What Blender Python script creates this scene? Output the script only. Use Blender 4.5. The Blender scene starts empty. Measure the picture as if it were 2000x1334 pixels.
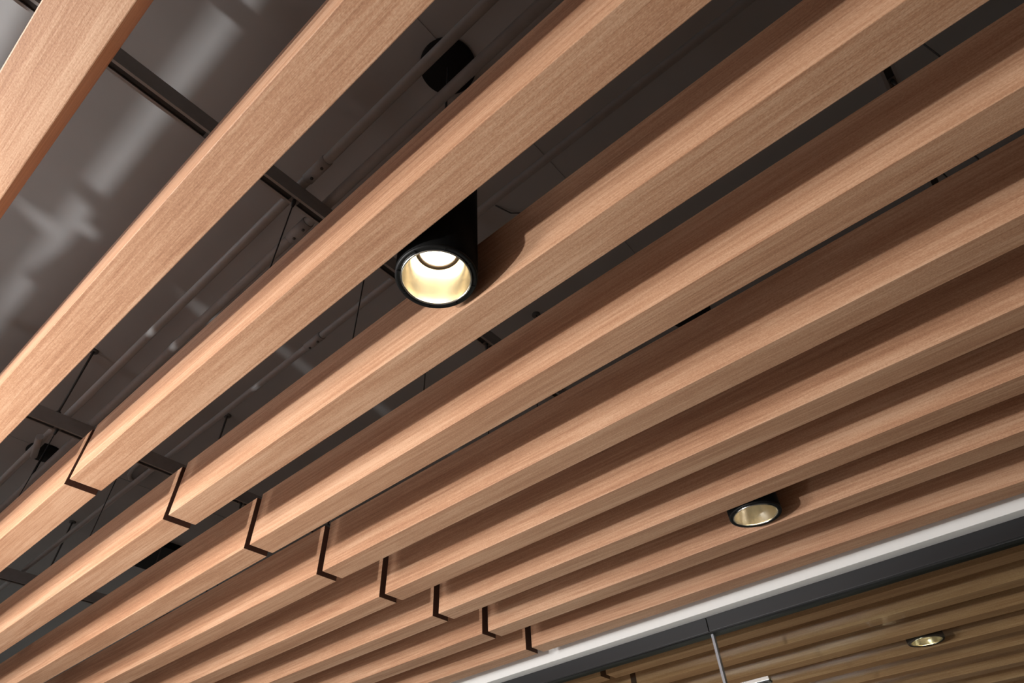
import bpy, bmesh, math, random
from mathutils import Matrix, Vector

random.seed(7)
sc = bpy.context.scene
col = sc.collection

# ------------------------------------------------------------------ units
# the room is laid out in multiples of the baffle width W; the camera's eye is the origin, 1.6 m above the floor
W = 0.08
EYE = 1.6
def P(x, y, z):
    return Vector((x * W, y * W, z * W + EYE))

# ------------------------------------------------------------------ camera
cam_d = bpy.data.cameras.new('camera')
cam = bpy.data.objects.new('camera', cam_d)
col.objects.link(cam)
cam_d.sensor_width = 36.0
cam_d.lens = 21.908
cam_d.clip_start = 0.01
yaw, pitch, roll = 0.898469258, 0.773047424, -0.0616369405
cy_, sy_, cp_, sp_ = math.cos(yaw), math.sin(yaw), math.cos(pitch), math.sin(pitch)
fw = Vector((sy_ * cp_, cy_ * cp_, sp_))
r0 = Vector((cy_, -sy_, 0))
u0 = r0.cross(fw)
rr = math.cos(roll) * r0 + math.sin(roll) * u0
uu = -math.sin(roll) * r0 + math.cos(roll) * u0
cam.matrix_world = Matrix(((rr.x, uu.x, -fw.x, 0), (rr.y, uu.y, -fw.y, 0), (rr.z, uu.z, -fw.z, EYE), (0, 0, 0, 1)))
sc.camera = cam

# ------------------------------------------------------------------ world, lights, exposure
wd = bpy.data.worlds.new('world')
sc.world = wd
wd.use_nodes = True
wd.node_tree.nodes['Background'].inputs[0].default_value = (1.0, 0.95, 0.88, 1)
wd.node_tree.nodes['Background'].inputs[1].default_value = 0.05

def light(name, kind, loc, energy, color, **kw):
    d = bpy.data.lights.new(name, kind)
    d.energy = energy
    d.color = color
    for k, v in kw.items():
        setattr(d, k, v)
    o = bpy.data.objects.new(name, d)
    o.location = loc
    col.objects.link(o)
    return o

# bare lamp standing left of the camera at eye level: throws the baffles' shadows on each other
light('key_lamp', 'POINT', P(-14.5, 18.9, 1.275), 122, (1.0, 0.98, 0.96), shadow_soft_size=0.03)
# soft fill light added behind it, larger, with no known fixture
light('soft_fill', 'POINT', P(-17.0, 30.0, 3.6), 198, (1.0, 0.98, 0.96), shadow_soft_size=0.36)
# unseen linear fill light, added left of the picture to brighten the soffit
cl = light('soffit_fill', 'AREA', P(-21, 28, 14.6), 42, (0.97, 0.97, 1.0), shape='RECTANGLE', size=5.2, size_y=0.10)
cl.rotation_euler = Vector((1, 0, 0.55)).to_track_quat('-Z', 'X').to_euler()
# broad soft fill added at the far left end of the room
wl = light('far_soft_fill', 'AREA', P(-34, 78, -3), 40, (1.0, 0.96, 0.91), shape='RECTANGLE', size=2.4, size_y=2.0)
wl.rotation_euler = (P(8, 30, 12) - wl.location).to_track_quat('-Z', 'Y').to_euler()
# fill light added to brighten the neighbouring room
light('next_room_fill', 'POINT', P(42, 20, -9), 24, (1.0, 0.93, 0.82), shadow_soft_size=0.35)

vs = sc.view_settings
vs.view_transform = 'Standard'
vs.look = 'None'
vs.exposure = 0.0
vs.gamma = 1.0
vs.use_curve_mapping = False

# ------------------------------------------------------------------ helpers
def tag(o, label=None, cat=None, group=None, kind=None):
    if label: o['label'] = label
    if cat: o['category'] = cat
    if group: o['group'] = group
    if kind: o['kind'] = kind
    return o

def obj(name, bm, mats, parent=None, loc=None, smooth=False):
    me = bpy.data.meshes.new(name)
    bmesh.ops.recalc_face_normals(bm, faces=bm.faces)
    bm.to_mesh(me)
    bm.free()
    for m in (mats if isinstance(mats, (list, tuple)) else [mats]):
        me.materials.append(m)
    if smooth:
        for p in me.polygons: p.use_smooth = True
    o = bpy.data.objects.new(name, me)
    col.objects.link(o)
    if loc is not None: o.location = loc
    if parent is not None: o.parent = parent
    return o

def empty(name, loc):
    o = bpy.data.objects.new(name, None)
    o.empty_display_size = 0.05
    o.location = loc
    col.objects.link(o)
    return o

def add_box(bm, a, b, bevel=0.0, mat=0):
    a, b = Vector(a), Vector(b)
    m = bmesh.new()
    bmesh.ops.create_cube(m, size=1.0)
    for v in m.verts:
        v.co = Vector((a[i] + (v.co[i] + 0.5) * (b[i] - a[i]) for i in range(3)))
    if bevel:
        bmesh.ops.bevel(m, geom=list(m.edges), offset=bevel, segments=2, affect='EDGES', profile=0.6)
    for f in m.faces: f.material_index = mat
    me = bpy.data.meshes.new('t'); m.to_mesh(me); m.free()
    n0 = len(bm.faces)
    bm.from_mesh(me)
    bpy.data.meshes.remove(me)
    return bm

def box(a, b, bevel=0.0):
    return add_box(bmesh.new(), a, b, bevel)

def lathe(bm, prof, seg=48, closed=False, mat=0):
    rings = []
    for (r, z) in prof:
        rings.append([bm.verts.new((r * math.cos(2 * math.pi * i / seg), r * math.sin(2 * math.pi * i / seg), z)) for i in range(seg)])
    n = len(rings)
    for k in range(n if closed else n - 1):
        A, B = rings[k], rings[(k + 1) % n]
        for i in range(seg):
            f = bm.faces.new((A[i], A[(i + 1) % seg], B[(i + 1) % seg], B[i]))
            f.material_index = mat
            f.smooth = True
    return rings

def cap(bm, ring):
    bm.faces.new(ring)

def tube(bm, pts, r, seg=10, caps=True):
    pts = [Vector(p) for p in pts]
    rings = []
    up = Vector((0.123, 0.31, 0.94))
    for i, p in enumerate(pts):
        t = (pts[min(i + 1, len(pts) - 1)] - pts[max(i - 1, 0)]).normalized()
        a = t.cross(up)
        if a.length < 0.05: a = t.cross(Vector((1, 0, 0)))
        a.normalize()
        b = t.cross(a)
        rings.append([bm.verts.new(p + r * (math.cos(2 * math.pi * k / seg) * a + math.sin(2 * math.pi * k / seg) * b)) for k in range(seg)])
    for A, B in zip(rings[:-1], rings[1:]):
        for k in range(seg):
            f = bm.faces.new((A[k], A[(k + 1) % seg], B[(k + 1) % seg], B[k]))
            f.smooth = True
    if caps:
        bm.faces.new(rings[0]); bm.faces.new(list(reversed(rings[-1])))
    return bm

# ------------------------------------------------------------------ materials
def mat(name):
    m = bpy.data.materials.new(name)
    m.use_nodes = True
    nt = m.node_tree
    return m, nt, nt.nodes['Principled BSDF']

def simple(name, c, rough=0.5, metal=0.0, noise=0.0, scale=30.0, bump=0.0, spec=0.5):
    m, nt, b = mat(name)
    b.inputs['Roughness'].default_value = rough
    b.inputs['Metallic'].default_value = metal
    b.inputs['Specular IOR Level'].default_value = spec
    b.inputs['Base Color'].default_value = (*c, 1)
    if noise or bump:
        tc = nt.nodes.new('ShaderNodeTexCoord')
        nz = nt.nodes.new('ShaderNodeTexNoise')
        nz.inputs['Scale'].default_value = scale
        nz.inputs['Detail'].default_value = 6
        nt.links.new(tc.outputs['Object'], nz.inputs['Vector'])
        if noise:
            rp = nt.nodes.new('ShaderNodeValToRGB')
            rp.color_ramp.elements[0].position = 0.3
            rp.color_ramp.elements[1].position = 0.7
            rp.color_ramp.elements[0].color = (*[x * (1 - noise) for x in c], 1)
            rp.color_ramp.elements[1].color = (*[min(1, x * (1 + noise)) for x in c], 1)
            nt.links.new(nz.outputs['Fac'], rp.inputs['Fac'])
            nt.links.new(rp.outputs['Color'], b.inputs['Base Color'])
        if bump:
            bp = nt.nodes.new('ShaderNodeBump')
            bp.inputs['Strength'].default_value = bump
            bp.inputs['Distance'].default_value = 0.002
            nt.links.new(nz.outputs['Fac'], bp.inputs['Height'])
            nt.links.new(bp.outputs['Normal'], b.inputs['Normal'])
    return m

def wood(name, dark, mid, lite):
    m, nt, b = mat(name)
    N, L = nt.nodes, nt.links
    tc = N.new('ShaderNodeTexCoord')
    oi = N.new('ShaderNodeObjectInfo')
    off = N.new('ShaderNodeVectorMath'); off.operation = 'MULTIPLY_ADD'
    cmb = N.new('ShaderNodeCombineXYZ')
    for i in range(3): L.new(oi.outputs['Random'], cmb.inputs[i])
    off.inputs[1].default_value = (3.1, 17.0, 5.7)
    L.new(cmb.outputs[0], off.inputs[0]); L.new(tc.outputs['Object'], off.inputs[2])
    def noise(sx, sy, sz, detail, rough, dist=0.0):
        mp = N.new('ShaderNodeMapping'); mp.inputs['Scale'].default_value = (sx, sy, sz)
        nz = N.new('ShaderNodeTexNoise'); nz.inputs['Scale'].default_value = 1.0
        nz.inputs['Detail'].default_value = detail; nz.inputs['Roughness'].default_value = rough
        nz.inputs['Distortion'].default_value = dist
        L.new(off.outputs[0], mp.inputs['Vector']); L.new(mp.outputs['Vector'], nz.inputs['Vector'])
        return nz
    broad = noise(16, 1.0, 16, 3, 0.5, 0.6)      # wide figure of the veneer
    grain = noise(150, 3.2, 150, 4, 0.6, 0.25)   # long grain lines
    pores = noise(620, 22, 620, 2, 0.5)          # short pores
    fleck = noise(430, 260, 430, 2, 0.6)         # cross fleck
    def madd(a, k, c):
        n = N.new('ShaderNodeMath'); n.operation = 'MULTIPLY_ADD'
        L.new(a, n.inputs[0]); n.inputs[1].default_value = k
        if isinstance(c, float): n.inputs[2].default_value = c
        else: L.new(c, n.inputs[2])
        return n.outputs[0]
    s = madd(broad.outputs['Fac'], 0.55, -0.31)
    s = madd(grain.outputs['Fac'], 0.75, s)
    s = madd(pores.outputs['Fac'], 0.30, s)
    s = madd(fleck.outputs['Fac'], 0.50, s)
    s = madd(oi.outputs['Random'], 0.05, s)
    rp = N.new('ShaderNodeValToRGB')
    e = rp.color_ramp.elements
    e[0].position = 0.40; e[0].color = (*dark, 1)
    e[1].position = 1.05; e[1].color = (*lite, 1)
    x = e.new(0.72); x.color = (*mid, 1)
    L.new(s, rp.inputs['Fac'])
    L.new(rp.outputs['Color'], b.inputs['Base Color'])
    b.inputs['Roughness'].default_value = 0.50
    b.inputs['Specular IOR Level'].default_value = 0.45
    bp = N.new('ShaderNodeBump'); bp.inputs['Strength'].default_value = 0.3; bp.inputs['Distance'].default_value = 0.0012
    L.new(s, bp.inputs['Height']); L.new(bp.outputs['Normal'], b.inputs['Normal'])
    return m

M_wood = wood('baffle_veneer', (0.33, 0.147, 0.077), (0.54, 0.288, 0.165), (0.71, 0.44, 0.28))
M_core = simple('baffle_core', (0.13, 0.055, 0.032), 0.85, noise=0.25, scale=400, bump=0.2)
M_slab = simple('painted_slab', (0.25, 0.253, 0.256), 0.7, noise=0.06, scale=3.0, bump=0.05, spec=0.3)
M_strut = simple('painted_strut', (0.22, 0.222, 0.224), 0.55, noise=0.06, scale=40)
M_slot_shade = simple('strut_inside_shade', (0.02, 0.02, 0.02), 0.8)  # near-black in place of the shade within the open strut
M_pipe = simple('painted_conduit', (0.25, 0.252, 0.254), 0.5, noise=0.06, scale=30)
M_screw = simple('dark_screw', (0.03, 0.03, 0.03), 0.5)
M_rod = simple('painted_rod', (0.05, 0.048, 0.046), 0.6)
M_wire = simple('black_wire', (0.015, 0.015, 0.015), 0.5)
M_clip = simple('zinc_clip', (0.10, 0.10, 0.10), 0.4, metal=0.5)
M_black = simple('black_enamel', (0.004, 0.004, 0.004), 0.6, spec=0.12)
M_ring = simple('black_plastic', (0.008, 0.008, 0.008), 0.45, spec=0.25)
M_chrome = simple('bright_bezel', (0.85, 0.84, 0.82), 0.15, metal=1.0)
M_refl = simple('champagne_reflector', (0.87, 0.80, 0.66), 0.25, metal=1.0)
M_baf = simple('dark_collar', (0.10, 0.07, 0.05), 0.5)
M_white = simple('white_paint', (0.92, 0.915, 0.89), 0.75, noise=0.01, scale=40, bump=0.03)
M_head = simple('anodised_black', (0.016, 0.016, 0.018), 0.42)
M_groove = simple('black_gasket', (0.004, 0.004, 0.004), 0.6)
M_steel = simple('polished_steel', (0.62, 0.64, 0.62), 0.25, metal=1.0)
M_seal = simple('grey_silicone', (0.33, 0.33, 0.36), 0.45)
M_floor = simple('floor_boards', (0.13, 0.115, 0.10), 0.6, noise=0.1, scale=4)
M_wall = simple('wall_paint', (0.28, 0.27, 0.26), 0.8, noise=0.02, scale=5)
M_mark = simple('ceiling_marks', (0.03, 0.03, 0.03), 0.8)

m, nt, b = mat('lamp_glow')
b.inputs['Emission Color'].default_value = (1.0, 0.82, 0.54, 1)
b.inputs['Emission Strength'].default_value = 11.0
b.inputs['Base Color'].default_value = (0.9, 0.9, 0.85, 1)
M_glow = m

m = bpy.data.materials.new('tinted_glass'); m.use_nodes = True
nt = m.node_tree; nt.nodes.clear()
o_ = nt.nodes.new('ShaderNodeOutputMaterial')
tr = nt.nodes.new('ShaderNodeBsdfTransparent'); tr.inputs[0].default_value = (0.90, 0.92, 0.86, 1)
gl = nt.nodes.new('ShaderNodeBsdfGlossy'); gl.inputs['Roughness'].default_value = 0.02
fr = nt.nodes.new('ShaderNodeFresnel'); fr.inputs[0].default_value = 1.45
mx = nt.nodes.new('ShaderNodeMixShader')
nt.links.new(fr.outputs[0], mx.inputs[0]); nt.links.new(tr.outputs[0], mx.inputs[1]); nt.links.new(gl.outputs[0], mx.inputs[2])
nt.links.new(mx.outputs[0], o_.inputs[0])
M_glass = m

# ------------------------------------------------------------------ key heights (in W above the eye)
HB, HT = 11.275, 13.425          # underside and top of the baffles
ZC = 23.5                        # concrete soffit
ZS0, ZS1 = 18.6, 19.3            # strut underside / top
ZF = -EYE / W                    # floor

# ------------------------------------------------------------------ the room shell
def struct(name, a, b, m, bevel=0):
    return tag(obj(name, box(P(*a), P(*b), bevel), m), kind='structure')
X0, X1, Y0, Y1 = -45, 95, -45, 112
floor_o = struct('floor', (X0 - 2, Y0 - 2, ZF - 1), (X1 + 2, Y1 + 2, ZF), M_floor)
tag(floor_o, 'light wooden floor far below the baffles')
ceil_o = struct('ceiling', (X0 - 2, Y0 - 2, ZC), (X1 + 2, Y1 + 2, ZC + 2), M_slab)
tag(ceil_o, 'dark grey painted concrete soffit above the wooden baffles')
struct('wall_left', (X0 - 2, Y0, ZF), (X0, Y1, ZC), M_wall)
struct('wall_right', (X1, Y0, ZF), (X1 + 2, Y1, ZC), M_wall)
struct('wall_back', (X0, Y0 - 2, ZF), (X1, Y0, ZC), M_wall)
struct('wall_front', (X0, Y1, ZF), (X1, Y1 + 2, ZC), M_wall)

# white bulkhead over the glass partition
XB = 29.1
ZW = 11.275 - 0.19
bulk = struct('wall_bulkhead', (XB, Y0, ZW), (XB + 1.6, Y1, ZC), M_white, 0.002)
tag(bulk, 'white painted bulkhead running beside the last baffle above the glass')

# shallow joint strips cast across the soffit on the line of the lamps
for yy in (7.1, 42.6):
    o = obj('ceiling_joint', box(P(-40, yy - 0.32, ZC - 0.03), P(29.05, yy + 0.32, ZC)), M_slab)
    o.parent = ceil_o

# ------------------------------------------------------------------ wooden baffles
BX = {1: (-2.1527, -0.00709), 2: (1.0133, -0.00864), 3: (4.1242, -0.00451), 4: (7.35, -0.00259), 5: (10.4849, -0.00125),
      6: (13.8108, -0.00394), 7: (17.0767, -0.00209), 8: (20.2953, -0.00218), 9: (23.6103, 0.00319), 10: (27.1166, -0.00758)}
YJ, GAP, YN, YFAR = 21.46, 0.385, -14.5, 57.5
def bx(k, y=10.0):
    x, a = BX[k]
    return x + a * (y - 10)

def beam_mesh(length):
    bm = box((0, 0, 0), (W, length, W * (HT - HB)), 0.0016)
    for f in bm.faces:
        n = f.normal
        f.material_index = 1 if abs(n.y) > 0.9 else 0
    return bm
def proto_mesh(length, nm):
    bm = beam_mesh(length)
    bmesh.ops.recalc_face_normals(bm, faces=bm.faces)
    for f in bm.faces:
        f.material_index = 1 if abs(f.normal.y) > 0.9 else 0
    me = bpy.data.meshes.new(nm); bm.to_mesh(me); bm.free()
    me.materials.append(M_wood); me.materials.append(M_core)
    return me
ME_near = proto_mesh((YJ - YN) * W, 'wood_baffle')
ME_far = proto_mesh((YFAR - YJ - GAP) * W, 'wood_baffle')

ORD = {1: 'first', 2: 'second', 3: 'third', 4: 'fourth', 5: 'fifth', 6: 'sixth', 7: 'seventh', 8: 'eighth', 9: 'ninth', 10: 'tenth'}
NEAR = {1: 'thick wooden baffle crossing the top left corner, showing its dark right side',
        2: 'second wooden baffle from the top left corner, showing a thin bright side',
        3: 'third wooden baffle from the top left corner, just left of the lit lamp',
        4: 'fourth wooden baffle, directly right of the lit lamp and catching its shadow',
        5: 'fifth wooden baffle from the top left, next beyond the one catching the lamp shadow',
        6: 'sixth wooden baffle from the top left, a sliver of black beside its top edge',
        7: 'seventh wooden baffle from the top left, midway between the lit lamp and white bulkhead',
        8: 'eighth wooden baffle, directly above the small silver lamp near the white bulkhead',
        9: 'ninth wooden baffle, directly below the small silver lamp near the white bulkhead',
        10: 'last warm wooden baffle, alongside the white bulkhead'}
FAR = {3: 'far wooden baffle length at the left edge, topmost left of the joints',
       4: 'far wooden baffle length left of the joints, second from the top',
       5: 'far wooden baffle length left of the joints, third from the top',
       6: 'far wooden baffle length left of the joints, fourth from the top',
       7: 'far wooden baffle length left of the joints, fifth from the top',
       8: 'far wooden baffle length left of the joints, sixth from the top',
       9: 'far wooden baffle length left of the joints, seventh from the top',
       10: 'far wooden baffle length left of the joints, last before the white bulkhead'}
def baffle(me, x, y, ang, z, label, group):
    o = bpy.data.objects.new('wood_baffle', me)
    col.objects.link(o)
    o.location = P(x, y, z)
    o.rotation_euler = (0, 0, ang)
    tag(o, label, 'baffle', group)
    return o
G1 = 'wooden baffles of the near ceiling'
for k in range(1, 11):
    a = BX[k][1]
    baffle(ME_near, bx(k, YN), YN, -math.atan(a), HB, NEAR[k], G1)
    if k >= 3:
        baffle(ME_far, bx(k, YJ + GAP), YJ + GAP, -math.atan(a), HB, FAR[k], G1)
# the same ceiling goes on left of the picture; second baffle added to block light
GL = 'baffles left of the picture'
for n, x in ((0, -5.395), (1, -6.41), (2, -9.15), (3, -12.4), (4, -15.65), (5, -18.9)):
    nth = ('first', 'second', 'third', 'fourth', 'fifth', 'sixth')[n]
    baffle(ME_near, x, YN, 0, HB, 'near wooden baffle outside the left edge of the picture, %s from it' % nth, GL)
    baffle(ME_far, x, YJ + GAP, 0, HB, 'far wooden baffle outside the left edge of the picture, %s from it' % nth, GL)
for k in (1, 2):
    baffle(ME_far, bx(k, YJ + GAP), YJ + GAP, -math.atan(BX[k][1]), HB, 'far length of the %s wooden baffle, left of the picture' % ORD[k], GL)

# ceiling of the next room, seen through the glass
FX = [33.85, 37.2, 40.75, 44.35, 47.95, 51.75, 55.4, 59.0, 62.6, 66.2, 69.8]
NTH = ['first', 'second', 'third', 'fourth', 'fifth', 'sixth', 'seventh', 'eighth', 'ninth', 'tenth', 'eleventh']
G2 = 'wooden baffles of the room behind the glass'
for i, x in enumerate(FX):
    extra = {2: ', above the far lamp', 3: ', below the far lamp'}.get(i, '')
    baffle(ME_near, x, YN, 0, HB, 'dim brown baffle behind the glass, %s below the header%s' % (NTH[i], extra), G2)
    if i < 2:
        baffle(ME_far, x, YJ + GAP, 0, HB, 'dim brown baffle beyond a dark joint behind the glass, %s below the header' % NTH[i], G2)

# ------------------------------------------------------------------ steel struts with their hanger rods
def strut(y, label, rods, x0=-14, x1=29.05):
    root = empty('channel_strut', P(x0, y, ZS0))
    tag(root, label, 'strut', 'ceiling struts')
    w, hgt, t, lip = 0.42 * W, (ZS1 - ZS0) * W, 0.045 * W, 0.10 * W
    Lx = (x1 - x0) * W
    bm = bmesh.new()
    add_box(bm, (0, 0, 0), (Lx, t, hgt))
    add_box(bm, (0, w - t, 0), (Lx, w, hgt))
    add_box(bm, (0, t, hgt - t), (Lx, w - t, hgt))
    add_box(bm, (0, t, 0), (Lx, lip, t))
    add_box(bm, (0, w - lip, 0), (Lx, w - t, t))
    ch = obj('channel', bm, M_strut, root)
    ins = obj('slot_shade', box((0, t + 0.001, t + 0.002), (Lx, w - t - 0.001, hgt - t - 0.001)), M_slot_shade, root)  # black filler stands in for the shade inside the open channel
    for (rx, ry) in rods:
        rx_, ry_ = (rx - x0) * W, (ry - y) * W
        bm = bmesh.new()
        tube(bm, [(rx_, ry_, hgt), (rx_, ry_, (ZC - ZS0) * W)], 0.058 * W, 8)
        rd = obj('hanger_rod', bm, M_rod, root)
        bm = bmesh.new()
        lathe(bm, [(0.0001, 0), (0.15 * W, 0), (0.15 * W, 0.12 * W), (0.0001, 0.12 * W)], 6)
        obj('hanger_nut', bm, M_rod, rd, (rx_, ry_, hgt))
        bm = bmesh.new()
        lathe(bm, [(0.0001, 0), (0.22 * W, 0), (0.22 * W, 0.08 * W), (0.0001, 0.08 * W)], 12)
        obj('ceiling_anchor', bm, M_rod, rd, (rx_, ry_, (ZC - ZS0 - 0.08) * W))
    return root
strut(-4.35, 'dark grey steel strut glimpsed between baffles at the upper right', [(-5, -4.14), (8.5, -4.14), (20, -4.14)])
strut(12.57, 'dark grey steel strut crossing the gaps at the upper left', [(-8.5, 12.78), (2.6, 12.78), (8.1, 12.78), (18.2, 12.78)])
strut(31.2, 'dark grey steel strut crossing the gaps at the lower left', [(-4, 31.41), (4.2, 31.41), (11.9, 31.41), (20, 31.41)])
strut(50.0, 'dark grey steel strut farthest off, glimpsed near the left edge', [(11, 50.2), (22, 50.2)])

# ------------------------------------------------------------------ painted conduits on top of the struts
def conduit(x, r, couplings, label):
    z = ZS1 + r
    root = empty('conduit', P(x, Y0 + 1, z))
    tag(root, label, 'conduit', 'conduits above the baffles')
    L = (Y1 - Y0 - 2) * W
    bm = bmesh.new(); tube(bm, [(0, 0, 0), (0, L, 0)], r * W, 24)
    obj('pipe', bm, M_pipe, root)
    for y in couplings:
        yy = (y - Y0 - 1) * W
        bm = bmesh.new()
        tube(bm, [(0, yy - 0.55 * W, 0), (0, yy + 0.55 * W, 0)], (r + 0.035) * W, 24)
        c = obj('coupling', bm, M_pipe, root)
        for s in (-0.28, 0.28):
            bm = bmesh.new()
            lathe(bm, [(0.0001, 0), (0.055 * W, 0), (0.055 * W, 0.06 * W), (0.0001, 0.06 * W)], 8)
            q = obj('set_screw', bm, M_screw, c, (0.02 * W, yy + s * W, -(r + 0.07) * W))
    return root
conduit(4.62, 0.175, [11.75, 47], 'grey painted conduit passing across the middle of the round black canopy')
conduit(5.70, 0.19, [14.3, 44], 'grey painted conduit just above the baffle left of the lit lamp')
conduit(9.61, 0.15, [18.7, -9], 'thin grey conduit right of the lit lamp, between third and fourth baffles')

# small stub of conduit dropping beside the far canopy, and a bent piece of conduit
bm = bmesh.new(); tube(bm, [P(4.3, 33.3, 19.0), P(4.75, 35.2, 19.0)], 0.16 * W, 14)
o = obj('conduit_stub', bm, M_pipe); tag(o, 'short grey pipe stub in front of the far black canopy', 'pipe')
bm = bmesh.new()
arc = [(10.62, 39.4), (10.64, 40.3), (10.80, 41.1), (11.1, 41.6), (11.45, 41.65), (11.62, 41.2), (11.60, 40.4), (11.55, 38.2)]
tube(bm, [P(x, y, ZC - 0.2) for x, y in arc], 0.13 * W, 12)
o = obj('bent_conduit', bm, M_pipe); tag(o, 'grey conduit bent in a tight loop against the soffit', 'conduit')

# ------------------------------------------------------------------ suspension cables of the baffles
def cable(k, y, label):
    xt = bx(k, y) + 0.5
    z1 = ZS0 + 0.03
    root = empty('suspension_cable', P(xt, y, HT))
    tag(root, label, 'cable', 'cables carrying the baffles')
    Lz = (z1 - HT) * W
    bm = bmesh.new(); tube(bm, [(0, 0, 0), (0, 0, Lz)], 0.022 * W, 6)
    obj('wire', bm, M_wire, root)
    bm = bmesh.new()
    add_box(bm, (-0.16 * W, -0.13 * W, Lz - 0.02 * W), (0.16 * W, 0.13 * W, Lz + 0.10 * W))
    obj('strut_plate', bm, M_clip, root)
    bm = bmesh.new()
    lathe(bm, [(0.0001, Lz - 0.36 * W), (0.05 * W, Lz - 0.34 * W), (0.075 * W, Lz - 0.10 * W), (0.075 * W, Lz), (0.0001, Lz)], 10)
    obj('gripper', bm, M_wire, root)
    bm = bmesh.new()
    lathe(bm, [(0.0001, 0), (0.10 * W, 0), (0.10 * W, 0.05 * W), (0.04 * W, 0.09 * W), (0.04 * W, 0.25 * W), (0.0001, 0.25 * W)], 10)
    obj('eye_bolt', bm, M_wire, root)
    return root
where = {12.78: 'from the upper left strut', 31.41: 'from the lower left strut', -4.14: 'from the upper right strut'}
for y, ks in ((12.78, range(2, 8)), (31.41, range(3, 7)), (-4.14, range(5, 8))):
    for k in ks:
        cable(k, y, 'thin black cable dropping %s to the %s baffle' % (where[y], ORD[k]))

# ------------------------------------------------------------------ cylinder pendant lamps
def lamp(x, y, cx, cy, label, cable_top=True):
    root = empty('cylinder_pendant', P(x, y, HB))
    tag(root, label, 'lamp', 'black cylinder pendants')
    R, Ri, Hh = 0.965 * W, 0.815 * W, 4.2 * W
    bm = bmesh.new()
    rings = lathe(bm, [(R - 0.05 * W, 0.05 * W), (R, 0.05 * W), (R, Hh - 0.06 * W), (R - 0.06 * W, Hh), (0.0005, Hh)], 64)
    obj('housing', bm, M_black, root)
    bm = bmesh.new()
    lathe(bm, [(R - 0.005 * W, 0.05 * W), (R - 0.02 * W, 0.0), (Ri + 0.015 * W, 0.02 * W), (Ri + 0.015 * W, 0.12 * W), (R - 0.005 * W, 0.12 * W)], 64, closed=True)
    ring = obj('trim_ring', bm, M_ring, root)
    for q in range(8):
        a = 2 * math.pi * (q + 0.3) / 8
        bm = box((Ri + 0.03 * W, -0.012 * W, -0.008 * W), (R - 0.03 * W, 0.012 * W, 0.02 * W))
        nb = obj('trim_rib', bm, M_ring, ring)
        nb.rotation_euler = (0, 0, a)
    bm = bmesh.new()
    lathe(bm, [(Ri + 0.02 * W, 0.0), (Ri, -0.015 * W), (Ri - 0.025 * W, 0.0), (Ri - 0.025 * W, 0.05 * W), (Ri + 0.02 * W, 0.05 * W)], 64, closed=True)
    obj('bezel', bm, M_chrome, root)
    bm = bmesh.new()
    n = 10
    prof = []
    for i in range(n + 1):
        t = i / n
        prof.append(((Ri - 0.02 * W) + (0.53 * W - Ri + 0.02 * W) * (t ** 1.5), 0.02 * W + 0.98 * W * t))
    lathe(bm, prof, 64)
    obj('reflector', bm, M_refl, root)
    bm = bmesh.new()
    lathe(bm, [(0.535 * W, 0.98 * W), (0.535 * W, 1.10 * W), (0.46 * W, 1.10 * W), (0.46 * W, 1.0 * W), (0.50 * W, 0.985 * W)], 48, closed=True)
    obj('collar', bm, M_baf, root)
    bm = bmesh.new()
    rg = lathe(bm, [(0.47 * W, 1.06 * W), (0.47 * W, 1.07 * W)], 48)
    bm.faces.new(rg[0])
    obj('diffuser', bm, M_glow, root)
    dx, dy, zt = (cx - x) * W, (cy - y) * W, (ZC - HB) * W
    bm = bmesh.new(); tube(bm, [(0, 0, Hh), (dx, dy, zt - 0.1 * W)], 0.04 * W, 8)
    obj('power_cable', bm, M_wire, root)
    bm = bmesh.new()
    lathe(bm, [(0.0001, Hh + 0.3 * W), (0.09 * W, Hh + 0.25 * W), (0.12 * W, Hh), (0.0001, Hh)], 12)
    obj('cable_gland', bm, M_black, root)
    bm = bmesh.new()
    lathe(bm, [(0.0005, 0), (1.0 * W, 0), (1.03 * W, 0.03 * W), (1.03 * W, 0.15 * W), (0.0005, 0.15 * W)], 48)
    obj('canopy', bm, M_black, root, (dx, dy, zt - 0.15 * W))
    return root
lamp(6.24, 7.10, 6.2, 7.15, 'large black cylinder pendant with glowing cream reflector in the centre')
lamp(22.42, 6.68, 23.7, 6.8, 'small black cylinder lamp with silver reflector above the white bulkhead')
lamp(43.0, 6.11, 43.0, 6.2, 'tiny black lamp among the dim baffles behind the glass')
lamp(6.24, 42.6, 6.2, 42.6, 'far pendant beyond the left edge, only its round ceiling canopy showing')

# ------------------------------------------------------------------ glass partition under the bulkhead
XG = XB + 0.64
ZH0, ZH1 = 10.37, ZW
YG = 12.80                                   # joint of header and panes
def header(y0, y1, label):
    root = empty('partition_header', P(XG, y0, ZH0))
    tag(root, label, 'header', 'black header profiles of the glass partition')
    L = (y1 - y0) * W
    hh = (ZH1 - ZH0) * W
    obj('profile', box((0, 0.0015, 0.055 * W), (0.75 * W, L - 0.0015, hh), 0.001), M_head, root)
    obj('gasket_groove', box((0.03 * W, 0, 0.0), (0.72 * W, L, 0.056 * W)), M_groove, root)
    bm = bmesh.new(); tube(bm, [(0.035 * W, 0.0, -0.006 * W), (0.035 * W, L, -0.006 * W)], 0.018 * W, 8)
    obj('edge_bead', bm, M_head, root)
    return root
header(Y0, YG, 'black metal header under the white bulkhead, right of its fine joint')
header(YG, Y1, 'black metal header under the white bulkhead, left of its fine joint')

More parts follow.
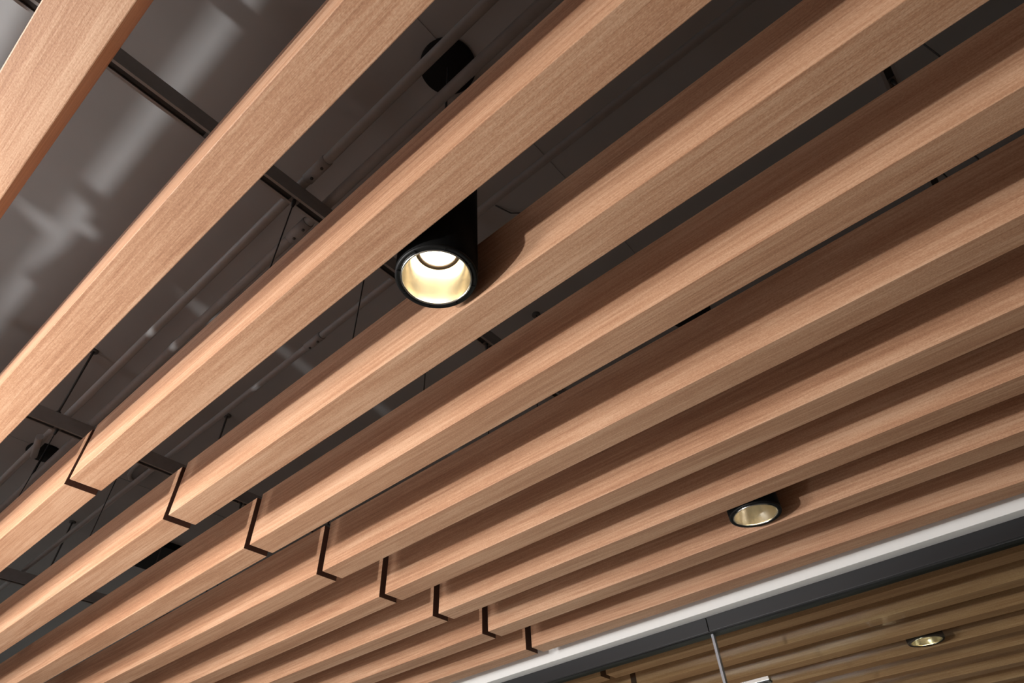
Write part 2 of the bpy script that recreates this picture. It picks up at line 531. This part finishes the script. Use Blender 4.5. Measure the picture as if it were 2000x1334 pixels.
part = empty('glass_partition', P(XG + 0.36, YG, ZF))
tag(part, 'clear tinted glass partition under the black header, split by a grey upright seal', 'partition')
def local(a, b):
    return box(P(*a) - part.location, P(*b) - part.location)
obj('pane', local((XG + 0.30, Y0, ZF), (XG + 0.42, YG - 0.05, ZH0 + 0.05)), M_glass, part)
obj('pane', local((XG + 0.30, YG + 0.05, ZF), (XG + 0.42, Y1, ZH0 + 0.05)), M_glass, part)
o = obj('joint_seal', local((XG + 0.24, YG - 0.06, ZF), (XG + 0.46, YG + 0.06, ZH0)), M_seal, part)
o['label'] = 'slim grey upright seal'
root = empty('patch_fitting', P(XG + 0.2, 10.72, 7.92))
tag(root, 'small polished metal fitting clamped on the glass at the bottom edge', 'fitting')
obj('outer_plate', box((-0.03 * W, 0, 0), (0.09 * W, 1.95 * W, 0.60 * W - 0.44 * W), 0.001), M_steel, root)
obj('inner_plate', box((0.23 * W, 0, 0), (0.35 * W, 1.95 * W, 0.16 * W), 0.001), M_steel, root)
obj('clamp_body', box((0.0, 0.02 * W, -0.05 * W), (0.34 * W, 1.93 * W, 0.0)), M_head, root)

# ------------------------------------------------------------------ odds and ends on the soffit
o = obj('shade_box', box(P(16.9, 48.4, ZC - 0.5), P(19.1, 53.0, ZC), 0.004), M_black)  # black box put where the soffit lies in shadow
tag(o, 'black box standing in for a shadowed patch of soffit at the lower left', 'box')
bm = bmesh.new()
tube(bm, [P(11.85, 9.9, ZC - 0.02), P(12.15, 9.75, ZC - 0.12), P(12.55, 9.6, ZC - 0.15), P(12.95, 9.2, ZC - 0.12), P(13.3, 9.0, ZC - 0.02)], 0.03 * W, 6)
o = obj('soffit_scribble', bm, M_mark)  # thin tube standing for a dark marker scribble on the concrete
tag(o, 'short dark scribble mark on the soffit right of the lit lamp', 'wire')
bm = bmesh.new()
tube(bm, [P(-8.9, 20.4, 13.7), P(-7.6, 20.5, 13.7), P(-6.4, 20.7, 13.7), P(-5.6, 21.2, 13.7), P(-5.5, 21.9, 13.7), P(-5.9, 22.9, 13.7), P(-6.2, 24.4, 13.7)], 0.27 * W, 12)
o = obj('flexible_conduit', bm, M_rod)  # unseen conduit added to cast the curved shadow on the soffit
tag(o, 'curl of flexible conduit added outside the left edge for its curved shadow', 'conduit')
